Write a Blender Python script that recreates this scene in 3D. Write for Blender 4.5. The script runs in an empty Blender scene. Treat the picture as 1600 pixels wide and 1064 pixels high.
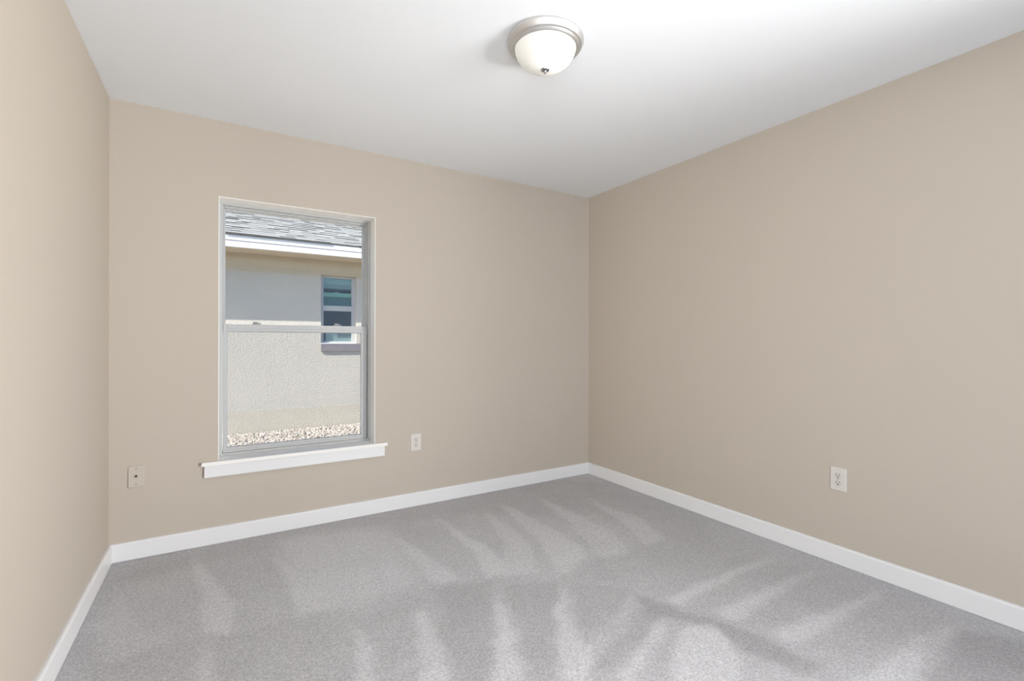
import bpy, bmesh, math, random
import numpy as np
from mathutils import Vector, Matrix

random.seed(7)
rng = np.random.default_rng(7)
C = bpy.context.scene.collection
scene = bpy.context.scene

# ------------------------------------------------------------------ camera
cam_data = bpy.data.cameras.new('camera')
cam = bpy.data.objects.new('camera', cam_data)
C.objects.link(cam)
cam_data.sensor_width = 36.0
cam_data.lens = 739.8656 / 1600 * 36.0
cam_data.clip_start = 0.02
cam.location = (0.50006, -3.22352, 1.17237)
YAW, PITCH, ROLL = 0.551373, -0.0000771, 0.0024086
fw = Vector((math.sin(YAW) * math.cos(PITCH), math.cos(YAW) * math.cos(PITCH), math.sin(PITCH)))
rt = Vector((math.cos(YAW), -math.sin(YAW), 0))
up = rt.cross(fw)
r2 = rt * math.cos(ROLL) + up * math.sin(ROLL)
u2 = up * math.cos(ROLL) - rt * math.sin(ROLL)
cam.rotation_euler = Matrix((r2, u2, -fw)).transposed().to_euler()
scene.camera = cam

# ------------------------------------------------------------------ light and exposure
scene.view_settings.view_transform = 'Standard'
scene.view_settings.look = 'None'
scene.view_settings.gamma = 1.0
scene.view_settings.use_curve_mapping = False
scene.view_settings.exposure = 0.0

SUN_DIR = Vector((-2.0, -1.0, 1.955)).normalized()      # towards the sun
SUN_E, SKY_S, FILL_W, LAMP_W = 8.8, 0.23, 0.685, 0.23

world = bpy.data.worlds.new('sky'); scene.world = world
world.use_nodes = True
wn = world.node_tree; wn.nodes.clear()
sky = wn.nodes.new('ShaderNodeTexSky'); sky.sky_type = 'NISHITA'; sky.sun_disc = False
sky.sun_elevation = math.asin(SUN_DIR.z)
sky.sun_rotation = math.atan2(SUN_DIR.x, SUN_DIR.y)
hs = wn.nodes.new('ShaderNodeHueSaturation'); hs.inputs['Saturation'].default_value = 1.45
bg = wn.nodes.new('ShaderNodeBackground'); bg.inputs['Strength'].default_value = SKY_S
wo = wn.nodes.new('ShaderNodeOutputWorld')
wn.links.new(sky.outputs[0], hs.inputs['Color']); wn.links.new(hs.outputs[0], bg.inputs['Color'])
wn.links.new(bg.outputs[0], wo.inputs['Surface'])

def light(name, kind, loc, direction, energy, color, **kw):
    d = bpy.data.lights.new(name, kind); d.energy = energy; d.color = color
    for k, v in kw.items(): setattr(d, k, v)
    o = bpy.data.objects.new(name, d); C.objects.link(o); o.location = loc
    o.rotation_euler = Vector(direction).to_track_quat('-Z', 'Y').to_euler()
    return o
light('sun', 'SUN', (-6, -4, 8), -SUN_DIR, SUN_E, (1.0, 0.96, 0.90), angle=math.radians(0.53))
# unseen blue fill light added behind the camera, also reflected in the window glass
FILL_COLOR = (0.97, 0.97, 0.98)
light('fill_blue', 'AREA', (1.55, -5.2, 1.15), (0, 1, 0), 33.0*FILL_W, (0.10, 0.46, 1.0), shape='RECTANGLE', size=2.9, size_y=2.26)
# two unseen fill lights added in the hall, aimed diagonally into the room
light('fill_left', 'AREA', (-0.62, -5.2, 1.15), (1.0, 1.75, 0.08), 74.0*FILL_W, FILL_COLOR, shape='RECTANGLE', size=0.9, size_y=1.9, spread=1.9)
light('fill_right', 'AREA', (3.85, -4.80, 1.1), (-1.0, 1.3, 0.08), 118.0*FILL_W, FILL_COLOR, shape='RECTANGLE', size=1.0, size_y=1.9, spread=1.7)
# two unseen uplights added at floor level to brighten the ceiling
light('fill_up_right', 'AREA', (3.65, -5.05, 0.03), (-0.7, 2.0, 1), 92.0*FILL_W, FILL_COLOR, shape='RECTANGLE', size=0.8, size_y=0.9, spread=1.9)
light('fill_up_left', 'AREA', (-0.5, -5.05, 0.03), (0.8, 2.0, 1), 38.0*FILL_W, FILL_COLOR, shape='RECTANGLE', size=0.8, size_y=0.9, spread=1.9)

# ------------------------------------------------------------------ materials
def mat(name, color, rough=0.5, metal=0.0, bump=0.0, bscale=100.0, bdist=0.002, var=0.0, vscale=3.0, spec=0.5, detail=3.0):
    m = bpy.data.materials.new(name); m.use_nodes = True
    nt = m.node_tree; b = nt.nodes['Principled BSDF']
    b.inputs['Base Color'].default_value = (*color, 1); b.inputs['Roughness'].default_value = rough
    b.inputs['Metallic'].default_value = metal; b.inputs['Specular IOR Level'].default_value = spec
    tc = nt.nodes.new('ShaderNodeTexCoord')
    if bump:
        n = nt.nodes.new('ShaderNodeTexNoise'); n.inputs['Scale'].default_value = bscale; n.inputs['Detail'].default_value = detail
        bp = nt.nodes.new('ShaderNodeBump'); bp.inputs['Strength'].default_value = bump; bp.inputs['Distance'].default_value = bdist
        nt.links.new(tc.outputs['Object'], n.inputs['Vector']); nt.links.new(n.outputs['Fac'], bp.inputs['Height'])
        nt.links.new(bp.outputs['Normal'], b.inputs['Normal'])
    if var:
        n = nt.nodes.new('ShaderNodeTexNoise'); n.inputs['Scale'].default_value = vscale; n.inputs['Detail'].default_value = 4
        mr = nt.nodes.new('ShaderNodeMapRange'); mr.inputs['From Min'].default_value = .3; mr.inputs['From Max'].default_value = .7
        mr.inputs['To Min'].default_value = 1 - var; mr.inputs['To Max'].default_value = 1 + var
        h = nt.nodes.new('ShaderNodeHueSaturation'); h.inputs['Color'].default_value = (*color, 1)
        nt.links.new(tc.outputs['Object'], n.inputs['Vector']); nt.links.new(n.outputs['Fac'], mr.inputs['Value'])
        nt.links.new(mr.outputs[0], h.inputs['Value']); nt.links.new(h.outputs[0], b.inputs['Base Color'])
    return m

M_WALL = mat('tan_wall_paint', (0.528, 0.466, 0.389), 0.75, bump=0.10, bscale=160, bdist=0.001, spec=0.25)
M_CEIL = mat('white_ceiling_paint', (0.855, 0.868, 0.875), 0.9, bump=0.15, bscale=70, bdist=0.0015, spec=0.1)
M_TRIM = mat('white_trim_paint', (0.80, 0.79, 0.775), 0.35, bump=0.03, bscale=30, spec=0.4)
M_REVEAL = mat('white_window_return', (0.90, 0.88, 0.83), 0.6, spec=0.3)
M_VINYL = mat('white_vinyl', (0.53, 0.53, 0.51), 0.35, spec=0.4)
M_GASKET = mat('grey_gasket', (0.30, 0.31, 0.32), 0.6)
M_LOCK = mat('grey_sash_lock', (0.33, 0.335, 0.335), 0.45)
M_PLATE = mat('ivory_plastic', (0.66, 0.62, 0.56), 0.35, spec=0.4)
M_RECEPT = mat('ivory_receptacle', (0.62, 0.58, 0.52), 0.4, spec=0.4)
M_COAXP = mat('tan_plastic_plate', (0.56, 0.50, 0.42), 0.4, spec=0.4)
M_SLOT = mat('dark_slot', (0.03, 0.028, 0.025), 0.7)
M_SCREW = mat('dull_screw', (0.34, 0.31, 0.26), 0.5, metal=0.5)
M_NICKEL = mat('brushed_nickel', (0.66, 0.655, 0.64), 0.48, metal=1.0, bump=0.02, bscale=400)
M_FINIAL = mat('finial_nickel', (0.42, 0.42, 0.45), 0.3, metal=1.0)
M_STUCCO = mat('cream_stucco', (0.60, 0.56, 0.485), 0.9, bump=0.7, bscale=50, bdist=0.012, var=0.03, vscale=2.0, spec=0.1, detail=2.5)
M_BAND = mat('mauve_grey_sill_paint', (0.25, 0.215, 0.22), 0.9, bump=0.5, bscale=45, bdist=0.01, var=0.12, vscale=14, spec=0.1)
M_FASCIA = mat('white_aluminium_fascia', (0.82, 0.83, 0.86), 0.45)
M_DRIP = mat('grey_drip_edge', (0.16, 0.17, 0.20), 0.5)
M_SOFFIT = mat('beige_soffit', (0.60, 0.54, 0.45), 0.8)
M_BLIND = mat('grey_green_blind', (0.42, 0.50, 0.50), 0.6)
M_MINT = mat('mint_green_reflection', (0.50, 0.80, 0.68), 0.5)
M_TEAL = mat('teal_shade', (0.14, 0.30, 0.30), 0.7)
M_PALE = mat('pale_shade', (0.85, 0.85, 0.84), 0.7)
M_GREYS = mat('grey_shade', (0.45, 0.42, 0.43), 0.7)
M_SOIL = mat('sandy_ground', (0.42, 0.36, 0.28), 0.95, bump=0.6, bscale=20, bdist=0.02, var=0.2, vscale=6)
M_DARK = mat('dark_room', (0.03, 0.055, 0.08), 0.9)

def glass(name, tint=(1, 1, 1), gain=1.0, trans_tint=None):
    m = bpy.data.materials.new(name); m.use_nodes = True
    nt = m.node_tree; nt.nodes.clear(); N = nt.nodes.new; L = nt.links.new
    lw = N('ShaderNodeLayerWeight'); lw.inputs['Blend'].default_value = 0.5
    p = N('ShaderNodeMath'); p.operation = 'POWER'; p.inputs[1].default_value = 5
    a = N('ShaderNodeMath'); a.operation = 'MULTIPLY_ADD'; a.inputs[1].default_value = 0.96 * gain; a.inputs[2].default_value = 0.04 * gain
    a.use_clamp = True
    t = N('ShaderNodeBsdfTransparent'); t.inputs['Color'].default_value = (*tint, 1)
    g = N('ShaderNodeBsdfGlossy'); g.inputs['Roughness'].default_value = 0.0
    mx = N('ShaderNodeMixShader'); o = N('ShaderNodeOutputMaterial')
    L(lw.outputs['Facing'], p.inputs[0]); L(p.outputs[0], a.inputs[0]); L(a.outputs[0], mx.inputs['Fac'])
    L(t.outputs[0], mx.inputs[1]); L(g.outputs[0], mx.inputs[2]); L(mx.outputs[0], o.inputs['Surface'])
    return m
M_GLASS = glass('window_glass', (0.985, 0.99, 0.985))
M_NGLASS = glass('tinted_glass', (0.80, 0.88, 0.87), gain=1.8)
M_SCREEN = bpy.data.materials.new('insect_screen_mesh'); M_SCREEN.use_nodes = True
_nt = M_SCREEN.node_tree; _nt.nodes.clear()
_t = _nt.nodes.new('ShaderNodeBsdfTransparent'); _d = _nt.nodes.new('ShaderNodeBsdfDiffuse'); _d.inputs['Color'].default_value = (0.10, 0.10, 0.10, 1)
_m = _nt.nodes.new('ShaderNodeMixShader'); _m.inputs['Fac'].default_value = 0.16; _o = _nt.nodes.new('ShaderNodeOutputMaterial')
_nt.links.new(_t.outputs[0], _m.inputs[1]); _nt.links.new(_d.outputs[0], _m.inputs[2]); _nt.links.new(_m.outputs[0], _o.inputs['Surface'])

# frosted dome: lit from inside by the bulb
M_DOME = bpy.data.materials.new('frosted_glass'); M_DOME.use_nodes = True
_nt = M_DOME.node_tree; _nt.nodes.clear()
_tr = _nt.nodes.new('ShaderNodeBsdfTranslucent'); _tr.inputs['Color'].default_value = (0.93, 0.93, 0.90, 1)
_df = _nt.nodes.new('ShaderNodeBsdfPrincipled'); _df.inputs['Base Color'].default_value = (0.9, 0.9, 0.88, 1); _df.inputs['Roughness'].default_value = 0.5
_m = _nt.nodes.new('ShaderNodeMixShader'); _m.inputs['Fac'].default_value = 0.35; _o = _nt.nodes.new('ShaderNodeOutputMaterial')
_nt.links.new(_tr.outputs[0], _m.inputs[1]); _nt.links.new(_df.outputs[0], _m.inputs[2]); _nt.links.new(_m.outputs[0], _o.inputs['Surface'])
M_BULB = bpy.data.materials.new('bulb_glow'); M_BULB.use_nodes = True
_b = M_BULB.node_tree.nodes['Principled BSDF']; _b.inputs['Emission Color'].default_value = (1, 0.95, 0.86, 1); _b.inputs['Emission Strength'].default_value = 1.0

# carpet: cut pile, two pile tones mixed by vacuum tracks plus painted window daylight
M_CARPET = bpy.data.materials.new('grey_cut_pile_carpet'); M_CARPET.use_nodes = True
_nt = M_CARPET.node_tree; N = _nt.nodes.new; L = _nt.links.new
_b = _nt.nodes['Principled BSDF']; _b.inputs['Roughness'].default_value = 0.95; _b.inputs['Specular IOR Level'].default_value = 0.05
_tc = N('ShaderNodeTexCoord'); _at = N('ShaderNodeAttribute'); _at.attribute_name = 'pile_lay_daylight'
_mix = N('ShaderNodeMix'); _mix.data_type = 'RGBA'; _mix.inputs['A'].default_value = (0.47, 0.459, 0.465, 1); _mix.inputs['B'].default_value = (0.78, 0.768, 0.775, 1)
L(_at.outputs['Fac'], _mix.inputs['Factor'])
_n1 = N('ShaderNodeTexNoise'); _n1.inputs['Scale'].default_value = 120; _n1.inputs['Detail'].default_value = 5; _n1.inputs['Roughness'].default_value = 0.7
_n2 = N('ShaderNodeTexNoise'); _n2.inputs['Scale'].default_value = 330; _n2.inputs['Detail'].default_value = 2
_mr = N('ShaderNodeMapRange'); _mr.inputs['From Min'].default_value = 0.3; _mr.inputs['From Max'].default_value = 0.7; _mr.inputs['To Min'].default_value = 0.66; _mr.inputs['To Max'].default_value = 1.24
_hs = N('ShaderNodeHueSaturation')
_ad = N('ShaderNodeMath'); _ad.operation = 'ADD'
_bp = N('ShaderNodeBump'); _bp.inputs['Strength'].default_value = 0.55; _bp.inputs['Distance'].default_value = 0.008
L(_tc.outputs['Object'], _n1.inputs['Vector']); L(_tc.outputs['Object'], _n2.inputs['Vector'])
L(_n1.outputs['Fac'], _mr.inputs['Value']); L(_mix.outputs['Result'], _hs.inputs['Color']); L(_mr.outputs[0], _hs.inputs['Value']); L(_hs.outputs[0], _b.inputs['Base Color'])
L(_n1.outputs['Fac'], _ad.inputs[0]); L(_n2.outputs['Fac'], _ad.inputs[1]); L(_ad.outputs[0], _bp.inputs['Height']); L(_bp.outputs['Normal'], _b.inputs['Normal'])

def ramp_attr(name, attr, stops, rough=0.85, bump=0.0, bscale=60):
    m = mat(name, (0.5, 0.5, 0.5), rough, bump=bump, bscale=bscale, spec=0.2)
    nt = m.node_tree; b = nt.nodes['Principled BSDF']
    a = nt.nodes.new('ShaderNodeAttribute'); a.attribute_name = attr
    r = nt.nodes.new('ShaderNodeValToRGB'); e = r.color_ramp.elements
    while len(e) < len(stops): e.new(0.5)
    for k, (p, c) in enumerate(stops): e[k].position = p; e[k].color = (*c, 1)
    nt.links.new(a.outputs['Fac'], r.inputs['Fac']); nt.links.new(r.outputs[0], b.inputs['Base Color'])
    return m
M_PEBBLE = ramp_attr('river_pebbles', 'tone', [(0, (0.28, 0.24, 0.19)), (0.25, (0.44, 0.40, 0.34)), (0.6, (0.52, 0.48, 0.43)), (0.85, (0.50, 0.42, 0.37)), (1, (0.66, 0.64, 0.61))])
M_SHINGLE = ramp_attr('grey_asphalt_shingles', 'tone', [(0, (0.15, 0.15, 0.145)), (0.3, (0.28, 0.28, 0.265)), (0.7, (0.36, 0.36, 0.345)), (1, (0.44, 0.44, 0.42))], rough=0.95, bump=0.4, bscale=150)

# ------------------------------------------------------------------ mesh helpers
class MB:
    def __init__(s): s.v = []; s.f = []; s.smooth = False
    def box(s, a, b):
        x0, y0, z0 = a; x1, y1, z1 = b; n = len(s.v)
        s.v += [(x0,y0,z0),(x1,y0,z0),(x1,y1,z0),(x0,y1,z0),(x0,y0,z1),(x1,y0,z1),(x1,y1,z1),(x0,y1,z1)]
        s.f += [tuple(n+i for i in q) for q in ((0,3,2,1),(4,5,6,7),(0,1,5,4),(1,2,6,5),(2,3,7,6),(3,0,4,7))]
        return s
    def prism(s, poly, axis, lo, hi):
        """extrude a 2D polygon (in the two other axes, in order) along axis"""
        n = len(s.v); k = len(poly)
        def P(u, v, w): return {0: (w, u, v), 1: (u, w, v), 2: (u, v, w)}[axis]
        s.v += [P(u, v, lo) for u, v in poly] + [P(u, v, hi) for u, v in poly]
        s.f += [tuple(n+i for i in range(k)), tuple(n+k+i for i in reversed(range(k)))]
        s.f += [(n+i, n+k+i, n+k+(i+1) % k, n+(i+1) % k) for i in range(k)]
        return s
    def lathe(s, prof, c, axis=2, seg=64, closed=False):
        """revolve (r, h) profile round an axis through c"""
        n = len(s.v); k = len(prof); s.smooth = True
        for i in range(seg):
            a = 2*math.pi*i/seg
            for r, h in prof:
                p = [c[0], c[1], c[2]]; o = [(axis+1) % 3, (axis+2) % 3]
                p[o[0]] += r*math.cos(a); p[o[1]] += r*math.sin(a); p[axis] += h
                s.v.append(tuple(p))
        for i in range(seg):
            j = (i+1) % seg
            for q in range(k if closed else k-1):
                q2 = (q+1) % k
                s.f.append((n+i*k+q, n+j*k+q, n+j*k+q2, n+i*k+q2))
        return s
    def build(s, name, m, parent=None, bevel=0.0, bseg=2, loc=None):
        me = bpy.data.meshes.new(name)
        org = Vector(loc) if loc else Vector((0, 0, 0))
        me.from_pydata([tuple(Vector(p) - org) for p in s.v], [], s.f)
        bm = bmesh.new(); bm.from_mesh(me)
        if s.smooth: bmesh.ops.remove_doubles(bm, verts=bm.verts, dist=1e-6)
        bmesh.ops.dissolve_degenerate(bm, edges=bm.edges, dist=1e-7)
        bmesh.ops.recalc_face_normals(bm, faces=bm.faces)
        bm.to_mesh(me); bm.free()
        me.materials.append(m)
        o = bpy.data.objects.new(name, me); C.objects.link(o)
        o.location = org
        if parent:
            o.parent = parent; o.location = org - world_of(parent)
        if s.smooth:
            for p in me.polygons: p.use_smooth = True
            md = o.modifiers.new('edges', 'EDGE_SPLIT'); md.split_angle = math.radians(40)
        if bevel:
            md = o.modifiers.new('bevel', 'BEVEL'); md.width = bevel; md.segments = bseg; md.limit_method = 'ANGLE'
        return o
def world_of(o):
    p = Vector(o.location)
    while o.parent: o = o.parent; p = p + Vector(o.location)
    return p
def tag(o, label=None, cat=None, group=None, kind=None):
    for k, v in (('label', label), ('category', cat), ('group', group), ('kind', kind)):
        if v: o[k] = v
    return o
def empty(name, loc):
    o = bpy.data.objects.new(name, None); C.objects.link(o); o.location = loc; o.empty_display_size = 0.1
    return o
def rrect(u0, v0, u1, v1, r, n=4):
    pts = []
    for cx, cy, a0 in ((u1-r, v1-r, 0), (u0+r, v1-r, 90), (u0+r, v0+r, 180), (u1-r, v0+r, 270)):
        for i in range(n+1):
            a = math.radians(a0 + 90*i/n); pts.append((cx + r*math.cos(a), cy + r*math.sin(a)))
    return pts

# ------------------------------------------------------------------ the room
W, H, YB, YE = 3.2806, 2.44, -3.75, -5.6       # right wall, ceiling, near wall, end of the hall
WT = 0.20                                       # thickness of the outside wall
X0, X1, Z0, Z1 = 0.488, 1.393, 0.455, 2.003     # window opening
T = 0.12
o = MB().box((-T, 0, -0.2), (X0, WT, H+0.15)).box((X1, 0, -0.2), (W+T, WT, H+0.15)).box((X0, 0, -0.2), (X1, WT, Z0)).box((X0, 0, Z1), (X1, WT, H+0.15)).build('wall_far', M_WALL)
tag(o, 'taupe painted wall with the window in it', 'wall', kind='structure')
o = MB().box((-T, YB-0.1, -0.2), (0, 0, H+0.15)).build('wall_left', M_WALL); tag(o, 'pale lit taupe wall at the left edge of the photo', 'wall', kind='structure')
o = MB().box((W, YB-0.1, -0.2), (W+T, 0, H+0.15)).build('wall_right', M_WALL); tag(o, 'long taupe wall on the right with one outlet', 'wall', kind='structure')
HX0, HX1 = -2.2, 5.5
DX0, DX1, DH = 0.06, 3.20, 2.20
o = MB().box((0, YB-0.1, 0), (DX0, YB, H)).box((DX1, YB-0.1, 0), (W, YB, H)).box((DX0, YB-0.1, DH), (DX1, YB, H)).build('wall_near', M_WALL)
tag(o, 'taupe wall with a wide cased opening behind the camera', 'wall', kind='structure')
o = MB().box((HX0-0.1, YE-0.1, -0.2), (HX1+0.1, YE, H+0.15)).box((HX0-0.1, YE, -0.2), (HX0, YB, H+0.15)).box((HX1, YE, -0.2), (HX1+0.1, YB, H+0.15)).box((HX0, YB-0.1, -0.2), (-T, YB, H+0.15)).box((W+T, YB-0.1, -0.2), (HX1, YB, H+0.15)).build('wall_hall', M_WALL); tag(o, 'taupe walls of the hall beyond the opening', 'wall', kind='structure')
o = MB().box((-T, YB-0.1, H), (W+T, WT+0.02, H+0.15)).box((HX0, YE, H), (HX1, YB-0.1, H+0.15)).build('ceiling', M_CEIL); tag(o, 'flat white ceiling with light knockdown texture', 'ceiling', kind='structure')
# door casing of the doorway behind the camera
c = MB().box((DX0-0.07, YB, 0), (DX0, YB+0.015, DH+0.07)).box((DX1, YB, 0), (DX1+0.07, YB+0.015, DH+0.07)).box((DX0, YB, DH), (DX1, YB+0.015, DH+0.07))
tag(c.build('trim_1', M_TRIM), 'white casing round the open doorway', 'trim', kind='structure')

BH, BT = 0.0958, 0.0165
def baseboard(name, pts, label):
    o = MB(); prof = [(0, 0), (BT, 0), (BT, BH-0.010), (BT-0.003, BH-0.003), (BT-0.008, BH), (0, BH)]
    (ax, ay), (bx, by), nrm = pts
    if ax == bx: o.prism([(ax + nrm*d, h) for d, h in prof], 1, min(ay, by), max(ay, by))
    else: o.prism([(ay + nrm*d, h) for d, h in prof], 0, min(ax, bx), max(ax, bx))
    tag(o.build(name, M_TRIM), label, 'baseboard', kind='structure')
baseboard('baseboard_far', ((0, 0), (W, 0), -1), 'white baseboard under the window')
baseboard('baseboard_left', ((0, YB), (0, -BT+0.004), 1), 'white baseboard along the left wall')
baseboard('baseboard_right', ((W, YB), (W, -BT+0.004), -1), 'white baseboard along the right wall')

# carpet floor: a fine grid whose tufts are real relief; vacuum tracks in the pile, with window daylight painted in
TRACKS_DAYLIGHT = [
    (0.28, [(0.05, -0.3), (0.7, -0.22), (1.4, -0.2), (2.1, -0.45), (2.7, -0.8), (2.65, -1.3), (2.26, -1.28), (1.9, -1.37), (1.65, -1.19), (1.4, -1.11), (0.93, -1.07), (0.53, -1.03), (0.16, -0.98), (0.05, -0.7)]),  # lighter mid zone: brushed pile plus painted daylight from the window
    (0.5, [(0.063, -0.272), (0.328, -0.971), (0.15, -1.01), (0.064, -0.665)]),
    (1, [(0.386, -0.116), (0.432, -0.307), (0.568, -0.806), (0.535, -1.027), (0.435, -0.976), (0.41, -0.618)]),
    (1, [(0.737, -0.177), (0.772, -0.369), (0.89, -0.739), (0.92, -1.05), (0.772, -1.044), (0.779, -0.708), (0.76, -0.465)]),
    (0.92, [(0.773, -0.148), (1.385, -0.239), (1.399, -0.676), (1.345, -1.016), (1.015, -1.108), (0.782, -1.023)]),  # broad patch lifted to paint in window daylight
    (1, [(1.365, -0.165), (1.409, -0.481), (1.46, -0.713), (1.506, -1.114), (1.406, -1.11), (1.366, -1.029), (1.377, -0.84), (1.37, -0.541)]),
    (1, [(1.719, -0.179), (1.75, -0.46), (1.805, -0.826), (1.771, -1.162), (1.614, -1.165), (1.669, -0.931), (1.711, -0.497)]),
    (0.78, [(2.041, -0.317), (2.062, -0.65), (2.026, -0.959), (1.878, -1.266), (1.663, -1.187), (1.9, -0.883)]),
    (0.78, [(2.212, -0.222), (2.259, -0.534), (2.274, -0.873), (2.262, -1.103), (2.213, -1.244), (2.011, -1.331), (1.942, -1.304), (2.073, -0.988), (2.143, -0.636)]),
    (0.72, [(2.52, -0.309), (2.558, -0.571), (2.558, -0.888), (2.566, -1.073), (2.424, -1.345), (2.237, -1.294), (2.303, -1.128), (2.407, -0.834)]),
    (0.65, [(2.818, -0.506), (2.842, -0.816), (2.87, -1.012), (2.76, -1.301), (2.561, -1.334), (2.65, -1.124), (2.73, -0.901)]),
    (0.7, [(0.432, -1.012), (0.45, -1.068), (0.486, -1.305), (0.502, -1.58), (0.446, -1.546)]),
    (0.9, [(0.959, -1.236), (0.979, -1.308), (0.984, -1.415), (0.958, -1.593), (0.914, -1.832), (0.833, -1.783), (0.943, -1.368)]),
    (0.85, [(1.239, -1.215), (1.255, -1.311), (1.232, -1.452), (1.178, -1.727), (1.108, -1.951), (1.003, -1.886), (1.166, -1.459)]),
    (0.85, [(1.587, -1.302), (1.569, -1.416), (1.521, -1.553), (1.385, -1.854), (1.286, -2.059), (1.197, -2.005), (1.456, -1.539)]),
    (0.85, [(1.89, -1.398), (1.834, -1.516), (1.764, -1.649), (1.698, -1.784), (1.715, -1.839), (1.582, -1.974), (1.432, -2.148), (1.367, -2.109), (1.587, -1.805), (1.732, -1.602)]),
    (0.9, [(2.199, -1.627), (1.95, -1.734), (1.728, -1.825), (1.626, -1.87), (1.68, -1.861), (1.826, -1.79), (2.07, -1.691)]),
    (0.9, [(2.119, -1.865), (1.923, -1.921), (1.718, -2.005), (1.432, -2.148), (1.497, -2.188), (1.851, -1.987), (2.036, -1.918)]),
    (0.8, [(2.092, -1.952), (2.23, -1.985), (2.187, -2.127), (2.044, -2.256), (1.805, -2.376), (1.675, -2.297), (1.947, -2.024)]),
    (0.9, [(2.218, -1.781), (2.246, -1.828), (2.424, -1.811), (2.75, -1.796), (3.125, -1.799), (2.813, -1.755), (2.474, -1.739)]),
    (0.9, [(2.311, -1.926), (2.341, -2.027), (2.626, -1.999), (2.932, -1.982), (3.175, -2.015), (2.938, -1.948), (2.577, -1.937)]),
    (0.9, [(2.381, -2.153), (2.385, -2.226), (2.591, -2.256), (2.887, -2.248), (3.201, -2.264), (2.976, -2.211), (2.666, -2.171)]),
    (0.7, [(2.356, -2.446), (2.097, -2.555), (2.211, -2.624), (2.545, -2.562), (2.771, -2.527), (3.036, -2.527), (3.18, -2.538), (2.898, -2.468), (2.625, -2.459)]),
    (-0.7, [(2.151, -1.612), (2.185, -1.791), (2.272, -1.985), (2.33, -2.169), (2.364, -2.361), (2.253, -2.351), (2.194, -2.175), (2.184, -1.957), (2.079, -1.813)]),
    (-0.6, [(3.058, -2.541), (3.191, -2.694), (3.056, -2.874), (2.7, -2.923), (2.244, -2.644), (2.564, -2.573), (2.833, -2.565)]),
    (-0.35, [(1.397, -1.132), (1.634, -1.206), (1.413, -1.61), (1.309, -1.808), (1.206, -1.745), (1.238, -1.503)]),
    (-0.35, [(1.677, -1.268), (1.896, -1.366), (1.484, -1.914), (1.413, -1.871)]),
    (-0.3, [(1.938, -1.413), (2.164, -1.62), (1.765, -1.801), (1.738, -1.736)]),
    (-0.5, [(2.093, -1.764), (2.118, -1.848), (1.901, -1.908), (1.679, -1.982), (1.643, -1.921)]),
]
def build_floor():
    st = 0.009
    xs = np.arange(-0.05, W+0.06, st); ys = np.arange(YB-0.1, 0.05, st)
    X, Y = np.meshgrid(xs, ys); nx, ny = len(xs), len(ys)
    def blur(a, s):
        r = max(1, int(3*s)); k = np.exp(-0.5*(np.arange(-r, r+1)/s)**2); k /= k.sum()
        for ax in (0, 1):
            p = np.pad(a, [(r, r) if i == ax else (0, 0) for i in (0, 1)], mode='edge')
            a = sum(k[i]*np.take(p, np.arange(i, i+a.shape[ax]), axis=ax) for i in range(2*r+1))
        return a
    def noise(s):
        a = blur(rng.standard_normal(X.shape), s); return a/a.std()
    XW = X + 0.005*noise(2.0) + 0.006*noise(7); YW = Y + 0.005*noise(2.0) + 0.006*noise(7)
    lay_daylight = np.zeros_like(X)
    for v, P in TRACKS_DAYLIGHT:
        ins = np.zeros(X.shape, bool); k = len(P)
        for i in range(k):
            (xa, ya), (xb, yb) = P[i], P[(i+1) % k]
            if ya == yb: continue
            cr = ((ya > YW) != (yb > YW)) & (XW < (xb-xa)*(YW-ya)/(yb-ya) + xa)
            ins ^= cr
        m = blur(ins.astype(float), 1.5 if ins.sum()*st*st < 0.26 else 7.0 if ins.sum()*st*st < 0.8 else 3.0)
        lay_daylight = np.where(v > 0, np.maximum(lay_daylight, np.where(lay_daylight < 0, lay_daylight + m*v, m*v)), np.where(lay_daylight > 0.3, lay_daylight, lay_daylight + m*v*(1-np.clip(lay_daylight, 0, 1))))
    lay_daylight = blur(lay_daylight, 0.8) + 0.05*noise(5) + 0.05*noise(30)
    lay_daylight = np.clip(0.42 + 0.50*lay_daylight, 0, 1)
    z = 0.0004*noise(0.7) - 0.002
    co = np.stack([X, Y, z], -1).reshape(-1, 3)
    i = (np.arange(ny-1)[:, None]*nx + np.arange(nx-1)[None, :]).ravel()
    quads = np.stack([i, i+1, i+1+nx, i+nx], -1)
    me = bpy.data.meshes.new('floor')
    me.vertices.add(len(co)); me.vertices.foreach_set('co', co.ravel())
    me.loops.add(quads.size); me.loops.foreach_set('vertex_index', quads.ravel())
    me.polygons.add(len(quads)); me.polygons.foreach_set('loop_start', np.arange(0, quads.size, 4))
    me.polygons.foreach_set('use_smooth', np.ones(len(quads), bool))
    me.update(calc_edges=True); me.validate()
    at = me.attributes.new('pile_lay_daylight', 'FLOAT', 'POINT'); at.data.foreach_set('value', lay_daylight.ravel().astype(np.float32))
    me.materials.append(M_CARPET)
    o = bpy.data.objects.new('floor', me); C.objects.link(o)
    tag(o, 'grey cut pile carpet with vacuum tracks', 'floor', kind='structure')
build_floor()
o = MB().box((HX0, YE, -0.2), (HX1, YB-0.099, -0.002)).build('floor_hall', mat('hall_floor_tile', (0.5, 0.47, 0.43), 0.6)); tag(o, 'pale hall floor beyond the opening', 'floor', kind='structure')

# ------------------------------------------------------------------ the window
win = empty('window_1', (X0, 0, Z0)); tag(win, 'white single hung window in the far wall', 'window', kind='structure')
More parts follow.
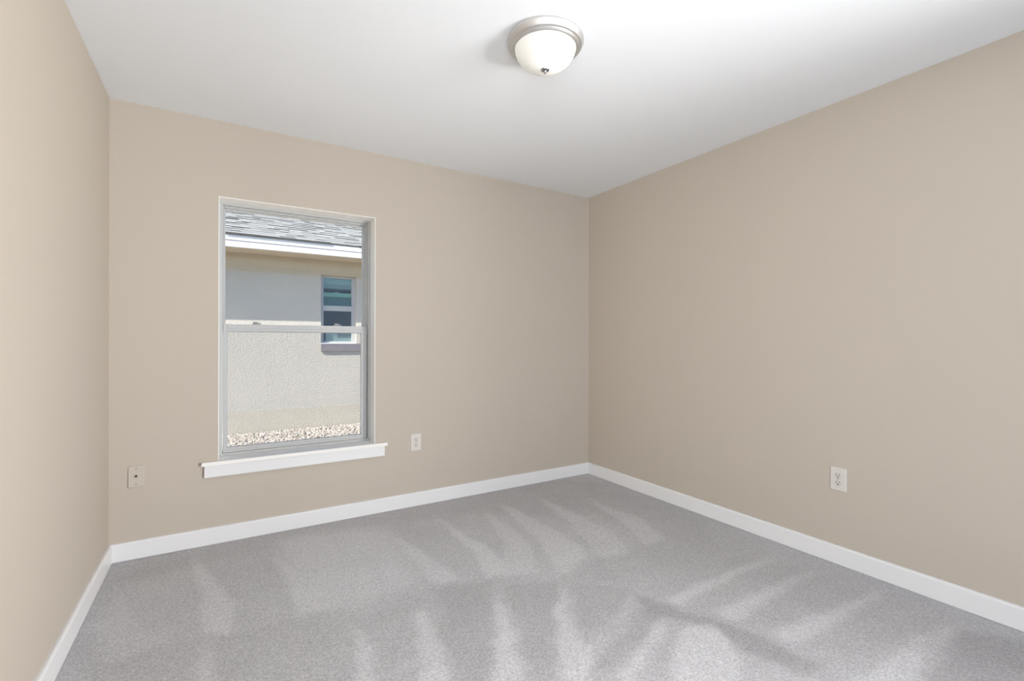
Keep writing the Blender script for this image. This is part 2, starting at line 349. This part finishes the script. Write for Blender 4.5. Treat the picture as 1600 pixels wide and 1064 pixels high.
# painted returns lining the opening
r = MB().box((X0, -0.0005, Z0), (X0+0.004, 0.112, Z1)).box((X1-0.004, -0.0005, Z0), (X1, 0.112, Z1)).box((X0+0.004, -0.0005, Z1-0.004), (X1-0.004, 0.112, Z1))
r.build('window_return', M_REVEAL, win)
FY = 0.108                                      # inner face of the vinyl frame
f = MB()
zf0 = 0.4735
def ring(mb, xo0, xi0, xi1, xo1, zo0, zi0, zi1, zo1, y0, y1):
    """four members of a rectangular frame that meet without overlapping"""
    mb.box((xo0, y0, zo0), (xi0, y1, zo1)).box((xi1, y0, zo0), (xo1, y1, zo1)).box((xi0, y0, zi1), (xi1, y1, zo1)).box((xi0, y0, zo0), (xi1, y1, zi0))
    return mb
ring(f, X0, 0.509, 1.372, X1, zf0, 0.489, 1.984, Z1, FY, FY+0.075)
# stepped inner ledges of the upper opening and the sill
for a, b in (((0.509, FY+0.022, 1.22), (0.516, FY+0.07, 1.984)), ((1.360, FY+0.022, 1.22), (1.372, FY+0.07, 1.984)), ((0.516, FY+0.022, 1.972), (1.360, FY+0.07, 1.984)),
             ((0.509, FY+0.012, 0.489), (1.372, FY+0.07, 0.498))): f.box(a, b)
f.build('window_frame', M_VINYL, win, bevel=0.0012)
# upper sash: fixed, further out
us = MB(); y0, y1 = FY+0.042, FY+0.066
ua, ub, uc, ud = 0.523, 1.344, 1.265, 1.966
ring(us, 0.512, ua, ub, 1.366, 1.225, uc, ud, 1.978, y0, y1)
uso = us.build('upper_sash', M_VINYL, win, bevel=0.001)
MB().box((ua-0.004, y0+0.008, uc-0.004), (ub+0.004, y0+0.012, ud+0.004)).build('window_pane', M_GLASS, uso)
# lower sash: nearer the room, with the meeting rail on top
ls = MB(); y0, y1 = FY+0.008, FY+0.034
la, lb, lc, ld = 0.534, 1.329, 0.521, 1.222
for a, b in (((0.511, y0, 0.491), (la, y1, 1.266)), ((lb, y0, 0.491), (1.366, y1, 1.266)), ((la, y0, 0.491), (lb, y1, lc)), ((la, y0, ld), (lb, y1, 1.260))): ls.box(a, b)
ls.box((la, y0-0.004, 1.243), (lb, y1, 1.267)); ls.box((la, y0-0.003, 0.503), (lb, y0, 0.508))
lso = ls.build('lower_sash', M_VINYL, win, bevel=0.0012)
MB().box((la-0.004, y0+0.010, lc-0.004), (lb+0.004, y0+0.014, ld+0.004)).build('window_pane', M_GLASS, lso)
g = MB()
for a, b in (((la-0.001, y0-0.0004, ld-0.0025), (lb, y0+0.01, ld+0.0015)), ((la-0.0025, y0+0.004, lc), (la+0.001, y0+0.01, ld))): g.box(a, b)
g.build('glazing_gasket', M_GASKET, lso)
for xx in (0.683, 1.163):
    k = MB().box((xx-0.020, y0-0.002, 1.266), (xx+0.028, y0+0.020, 1.2715)).box((xx-0.012, y0+0.000, 1.2715), (xx+0.012, y0+0.016, 1.284))
    k.prism([(xx-0.010, 1.2735), (xx+0.03, 1.2735), (xx+0.034, 1.277), (xx-0.010, 1.281)], 1, y0-0.008, y0+0.0)
    k.build('sash_lock', M_LOCK, lso, bevel=0.001)
# insect screen outside the lower sash
sc = MB()
ring(sc, 0.514, 0.526, 1.352, 1.364, 0.492, 0.504, 1.233, 1.245, FY+0.068, FY+0.078)
sco = sc.build('screen_frame', M_VINYL, win)
MB().box((0.52, FY+0.0725, 0.498), (1.358, FY+0.0732, 1.24)).build('screen_mesh', M_SCREEN, sco)
# stool and apron
MB().prism([(0.408, -0.026), (1.472, -0.026), (1.472, -0.0005), (X1, -0.0005), (X1, FY+0.03), (X0, FY+0.03), (X0, -0.0005), (0.408, -0.0005)], 2, 0.4515, 0.4735).build('window_stool', M_REVEAL, win, bevel=0.002)
MB().box((0.421, -0.017, 0.384), (1.455, -0.0004, 0.4515)).build('window_apron', M_TRIM, win, bevel=0.002)

# ------------------------------------------------------------------ wall plates
def plate_mesh(w, h, d):
    """a plate standing out along -Y with rounded rim, centred on the origin"""
    o = MB(); r0 = rrect(-w/2, -h/2, w/2, h/2, 0.004); r1 = rrect(-w/2+0.003, -h/2+0.003, w/2-0.003, h/2-0.003, 0.003)
    k = len(r0)
    o.v += [(u, 0, v) for u, v in r0] + [(u, -d*0.55, v) for u, v in r0] + [(u, -d, v) for u, v in r1]
    for j in (0, k): o.f += [(j+i, j+(i+1) % k, j+k+(i+1) % k, j+k+i) for i in range(k)]
    o.f.append(tuple(2*k+i for i in range(k))); o.f.append(tuple(reversed(range(k))))
    return o
def disc(x, y, z, r, d, seg=20):
    return MB().lathe([(0.00001, -d), (r*0.8, -d), (r, -d*0.6), (r, 0), (0.00001, 0)], (x, y, z), axis=1, seg=seg)
def outlet(loc, rotz, label):
    root = empty('wall_outlet', loc); root.rotation_euler.z = rotz
    tag(root, label, 'outlet', 'duplex outlets on the walls')
    def add(mb, name, m, par=root, **kw):
        ob = mb.build(name, m, None, **kw); ob.parent = par; return ob
    add(plate_mesh(0.0765, 0.121, 0.006), 'cover_plate', M_PLATE)
    for s in (-1, 1):
        cz = s*0.0195
        pts = [(0.0172*math.cos(a), max(-0.0145, min(0.0145, 0.0172*math.sin(a)))) for a in [2*math.pi*i/40 for i in range(40)]]
        rc = add(MB().prism([(u, cz+v) for u, v in pts], 1, -0.0076, -0.0055), 'receptacle', M_RECEPT)
        sl = MB().box((-0.0078, -0.0078, cz-0.001), (-0.0054, -0.0074, cz+0.009)).box((0.0054, -0.0078, cz), (0.0078, -0.0074, cz+0.008))
        sl.prism([(0.0035*math.cos(a), cz-0.008+0.0032*math.sin(a)) for a in [2*math.pi*i/16 for i in range(16)]], 1, -0.0078, -0.0074)
        add(sl, 'slots', M_SLOT, rc)
    add(disc(0, -0.006, 0, 0.0032, 0.0012), 'screw', M_SCREW)
    return root
outlet((1.6815, 0, 0.4487), 0, 'ivory duplex outlet on the window wall, right of the window')
outlet((W, -1.9977, 0.4448), math.radians(-90), 'ivory duplex outlet on the long right wall above the baseboard')
cp = empty('cable_plate', (0.1146, 0, 0.4368)); tag(cp, 'tan cable wall plate with a dark centre jack, left of the window', 'wall plate')
def addc(mb, name, m, par=cp, **kw):
    ob = mb.build(name, m, None, **kw); ob.parent = par; return ob
addc(plate_mesh(0.070, 0.1145, 0.006), 'cover_plate', M_COAXP)
jk = addc(MB().lathe([(0.0058, 0), (0.0058, -0.002), (0.0044, -0.002), (0.0044, -0.008), (0.0034, -0.008), (0.0034, -0.003)], (0.0, -0.0058, 0.003), axis=1, seg=24), 'coax_jack', M_SLOT)
for s in (-1, 1): addc(disc(0, -0.006, s*0.042, 0.0036, 0.0014), 'screw', M_SCREW)

# ------------------------------------------------------------------ ceiling light
LX, LY = 1.6647, -1.5919
lamp = empty('ceiling_light', (LX, LY, H)); tag(lamp, 'round flush ceiling light with brushed nickel rim and frosted glass dome', 'ceiling light')
pan = MB().lathe([(0.155, 2.44), (0.155, 2.436), (0.1610, 2.434), (0.1622, 2.430), (0.1612, 2.427), (0.1600, 2.4245), (0.1565, 2.416), (0.1520, 2.4090), (0.1500, 2.4075), (0.1470, 2.4070),
                  (0.1440, 2.4045), (0.1385, 2.3985), (0.1340, 2.3965), (0.1305, 2.3972), (0.1295, 2.400), (0.1290, 2.405), (0.1290, 2.412), (0.02, 2.414)], (LX, LY, 0), seg=96)
pan.build('lamp_pan', M_NICKEL, lamp)
prof = []
RD, ZT, ZBOT = 0.1285, 2.402, 2.3165
for i in range(25):
    t = i/24*math.pi/2
    prof.append((max(RD*math.cos(t)**0.80, 1e-5), ZT - (ZT-ZBOT)*math.sin(t)**1.12))
MB().lathe(prof, (LX, LY, 0), seg=96).build('glass_dome', M_DOME, lamp)
MB().lathe([(1e-5, 2.3225), (0.0120, 2.3215), (0.0168, 2.3185), (0.0178, 2.3155), (0.0165, 2.3125), (0.0110, 2.3105), (0.0060, 2.3090), (0.0042, 2.3060), (0.0050, 2.3030), (0.0042, 2.2995), (1e-5, 2.2975)], (LX, LY, 0), seg=32).build('finial', M_FINIAL, lamp)
bulb = MB().lathe([(1e-5, 2.3480), (0.010, 2.3490), (0.0175, 2.3540), (0.0205, 2.3620), (0.0185, 2.3700), (0.013, 2.3770), (0.0125, 2.395), (1e-5, 2.396)], (LX+0.01, LY-0.02, 0), seg=24)
bulb.build('bulb', M_BULB, lamp)
bl = light('bulb_light', 'POINT', (LX+0.01, LY-0.045, 2.360), (0, 0, -1), LAMP_W, (1.0, 0.95, 0.88), shadow_soft_size=0.012)
bl.parent = lamp; bl.location = bl.location - Vector(lamp.location)

# ------------------------------------------------------------------ outside: the house next door and the gravel strip
YN, G = 4.70, -0.20
house = empty('neighbour_house', (2.0, YN, G)); tag(house, 'cream stucco house with grey shingle roof seen through the window', 'house')
NX0, NX1 = -3.0, 7.5
wx0, wx1, wz0, wz1 = 1.842, 2.385, 1.118, 2.200          # window opening next door
w = MB()
for a, b in (((NX0, YN, G-0.1), (wx0, YN+0.2, 2.50)), ((wx1, YN, G-0.1), (NX1, YN+0.2, 2.50)), ((wx0, YN, G-0.1), (wx1, YN+0.2, wz0)), ((wx0, YN, wz1), (wx1, YN+0.2, 2.50))): w.box(a, b)
w.box((NX0, YN+0.2, G-0.1), (NX0+0.2, YN+5, 2.5)).box((NX1-0.2, YN+0.2, G-0.1), (NX1, YN+5, 2.5))
w.build('stucco_wall', M_STUCCO, house)
MB().box((NX0-0.4, YN-0.47, 2.435), (NX1+0.4, YN+0.05, 2.455)).build('soffit', M_SOFFIT, house)
MB().box((NX0-0.4, YN-0.498, 2.430), (NX1+0.4, YN-0.455, 2.515)).box((NX0-0.4, YN-0.505, 2.519), (NX1+0.4, YN-0.455, 2.592)).build('fascia', M_FASCIA, house, bevel=0.004)
MB().box((NX0-0.4, YN-0.511, 2.594), (NX1+0.4, YN-0.44, 2.606)).build('drip_edge', M_DRIP, house)
def shingles():
    sl = math.atan(5/12); ex = 0.145; rows = 24; v = []; f = []; tone = []
    ox, oy, oz = 0, YN-0.516, 2.606
    def P(x, s, h): return (x, oy + s*math.cos(sl) - h*math.sin(sl), oz + s*math.sin(sl) + h*math.cos(sl))
    for r in range(rows):
        x = NX0-0.5 - random.random()*0.3
        while x < NX1+0.4:
            wd = random.choice((0.11, 0.16, 0.2, 0.26)) * random.uniform(0.85, 1.15); hi = random.random() < 0.5
            th = 0.010 + (0.009 if hi else 0) + random.uniform(0, 0.002); t = min(1, max(0, (0.62 if hi else 0.42) + random.gauss(0, 0.2)))
            s0 = r*ex - (0.012 if hi else 0); s1 = (r+1)*ex + 0.03; n = len(v)
            v += [P(x, s0, th), P(x+wd, s0, th), P(x+wd, s1, 0.004), P(x, s1, 0.004), P(x, s0, 0), P(x+wd, s0, 0), P(x, s0, th), P(x+wd, s0, th)]
            f += [(n, n+1, n+2, n+3), (n+4, n+5, n+7, n+6), (n+4, n+6, n+3), (n+5, n+2, n+7)]
            e = 0.0 if hi else t*0.5                  # shadow line painted into the butt edge tone, darkest on raised tabs
            tone += [t]*4 + [e]*4; x += wd
    L = rows*ex; n = len(v)                       # decking below the tabs and the far slope
    v += [P(NX0-0.5, 0, 0), P(NX1+0.5, 0, 0), P(NX1+0.5, L, 0), P(NX0-0.5, L, 0)]
    rx = P(0, L, 0); v += [(NX1+0.5, rx[1]+L, oz), (NX0-0.5, rx[1]+L, oz)]
    f += [(n, n+1, n+2, n+3), (n+3, n+2, n+4, n+5)]; tone += [0.1]*6
    me = bpy.data.meshes.new('shingle_roof'); me.from_pydata(v, [], f)
    at = me.attributes.new('tone', 'FLOAT', 'POINT'); at.data.foreach_set('value', np.array(tone, np.float32))
    me.materials.append(M_SHINGLE)
    o = bpy.data.objects.new('shingle_roof', me); C.objects.link(o); o.parent = house; o.location = -Vector(house.location)
shingles()
# its window, set back in the wall
ry = YN+0.07
nf = MB()
ring(nf, wx0, wx0+0.050, wx1-0.055, wx1, wz0, wz0+0.035, wz1-0.035, wz1, ry, ry+0.07)
nf.box((wx0+0.04, ry-0.012, 1.640), (wx1-0.045, ry+0.06, 1.722))
nwin = nf.build('house_window', M_VINYL, house, bevel=0.003)
MB().box((wx0+0.048, ry+0.045, 1.71), (wx1-0.05, ry+0.05, wz1-0.03)).build('upper_pane', M_NGLASS, nwin)
MB().box((wx0+0.048, ry+0.025, wz0+0.03), (wx1-0.05, ry+0.03, 1.65)).build('lower_pane', M_NGLASS, nwin)
MB().box((wx0+0.03, ry+0.058, 2.005), (wx1-0.03, ry+0.068, wz1-0.02)).build('window_blind', M_BLIND, nwin)
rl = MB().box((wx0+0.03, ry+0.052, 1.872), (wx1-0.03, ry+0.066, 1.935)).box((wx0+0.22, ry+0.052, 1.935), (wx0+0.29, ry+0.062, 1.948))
rl.build('rail_reflection', M_MINT, nwin)  # reflection of a window rail, modelled as a mint strip behind the pane
MB().box((wx0+0.03, ry+0.070, 1.70), (wx1-0.03, ry+0.078, 1.872)).build('teal_shade', M_TEAL, nwin)
MB().box((wx0+0.09, ry+0.036, wz0+0.03), (wx0+0.27, ry+0.044, 1.36)).build('pale_panel', M_PALE, nwin)
MB().box((wx0+0.27, ry+0.040, wz0+0.03), (wx1-0.05, ry+0.046, 1.34)).build('grey_panel', M_GREYS, nwin)
MB().box((wx0+0.19, ry+0.034, wz0+0.03), (wx1-0.05, ry+0.039, wz0+0.085)).build('pale_panel', M_PALE, nwin)
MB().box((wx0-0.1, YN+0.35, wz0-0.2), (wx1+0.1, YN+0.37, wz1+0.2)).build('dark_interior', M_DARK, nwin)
sill = MB().box((wx0-0.003, YN-0.036, 0.992), (wx1+0.06, YN-0.0005, 1.112))
sill.build('sill_band', M_BAND, house, bevel=0.006)
MB().prism([(YN-0.040, 1.112), (YN+0.075, 1.112), (YN+0.075, 1.130), (YN-0.040, 1.120)], 0, wx0+0.001, wx1-0.001).build('window_sill', M_FASCIA, nwin)

o = MB().box((-12, WT+0.02, G-0.3), (14, 20, G-0.02)).build('ground', M_SOIL); tag(o, 'sandy ground between the two houses', 'ground', kind='structure')
def gravel():
    bm = bmesh.new(); bmesh.ops.create_icosphere(bm, subdivisions=1, radius=1.0)
    base = np.array([v.co[:] for v in bm.verts]); faces = [tuple(v.index for v in q.verts) for q in bm.faces]; bm.free()
    nb = len(base); V = []; F = []; tone = []
    n = 9000
    for k in range(n):
        if k < 6500: x, y = rng.uniform(-0.3, 3.6), rng.uniform(3.7, 4.655)
        else: x, y = rng.uniform(-1.5, 5), rng.uniform(0.5, 4.655)
        s = rng.uniform(0.011, 0.024); q = base*np.array([s*rng.uniform(.8, 1.5), s*rng.uniform(.8, 1.3), s*rng.uniform(.5, .85)])*(1+rng.uniform(-.16, .16, (nb, 1)))
        a, b = rng.uniform(0, 6.28), rng.uniform(-.5, .5)
        R = np.array([[math.cos(a), -math.sin(a), 0], [math.sin(a), math.cos(a), 0], [0, 0, 1]]) @ np.array([[1, 0, 0], [0, math.cos(b), -math.sin(b)], [0, math.sin(b), math.cos(b)]])
        V.append(q @ R.T + np.array([x, y, G - 0.006 + rng.uniform(0, 0.022)])); F.append(np.array(faces) + k*nb); tone += [min(1, max(0, rng.normal(0.55, 0.27)))]*nb
    me = bpy.data.meshes.new('gravel'); me.from_pydata(np.concatenate(V).tolist(), [], np.concatenate(F).tolist())
    for p in me.polygons: p.use_smooth = True
    at = me.attributes.new('tone', 'FLOAT', 'POINT'); at.data.foreach_set('value', np.array(tone, np.float32))
    me.materials.append(M_PEBBLE)
    o = bpy.data.objects.new('gravel', me); C.objects.link(o)
    tag(o, 'pale river gravel along the foot of the cream stucco house', 'gravel', kind='stuff')
gravel()
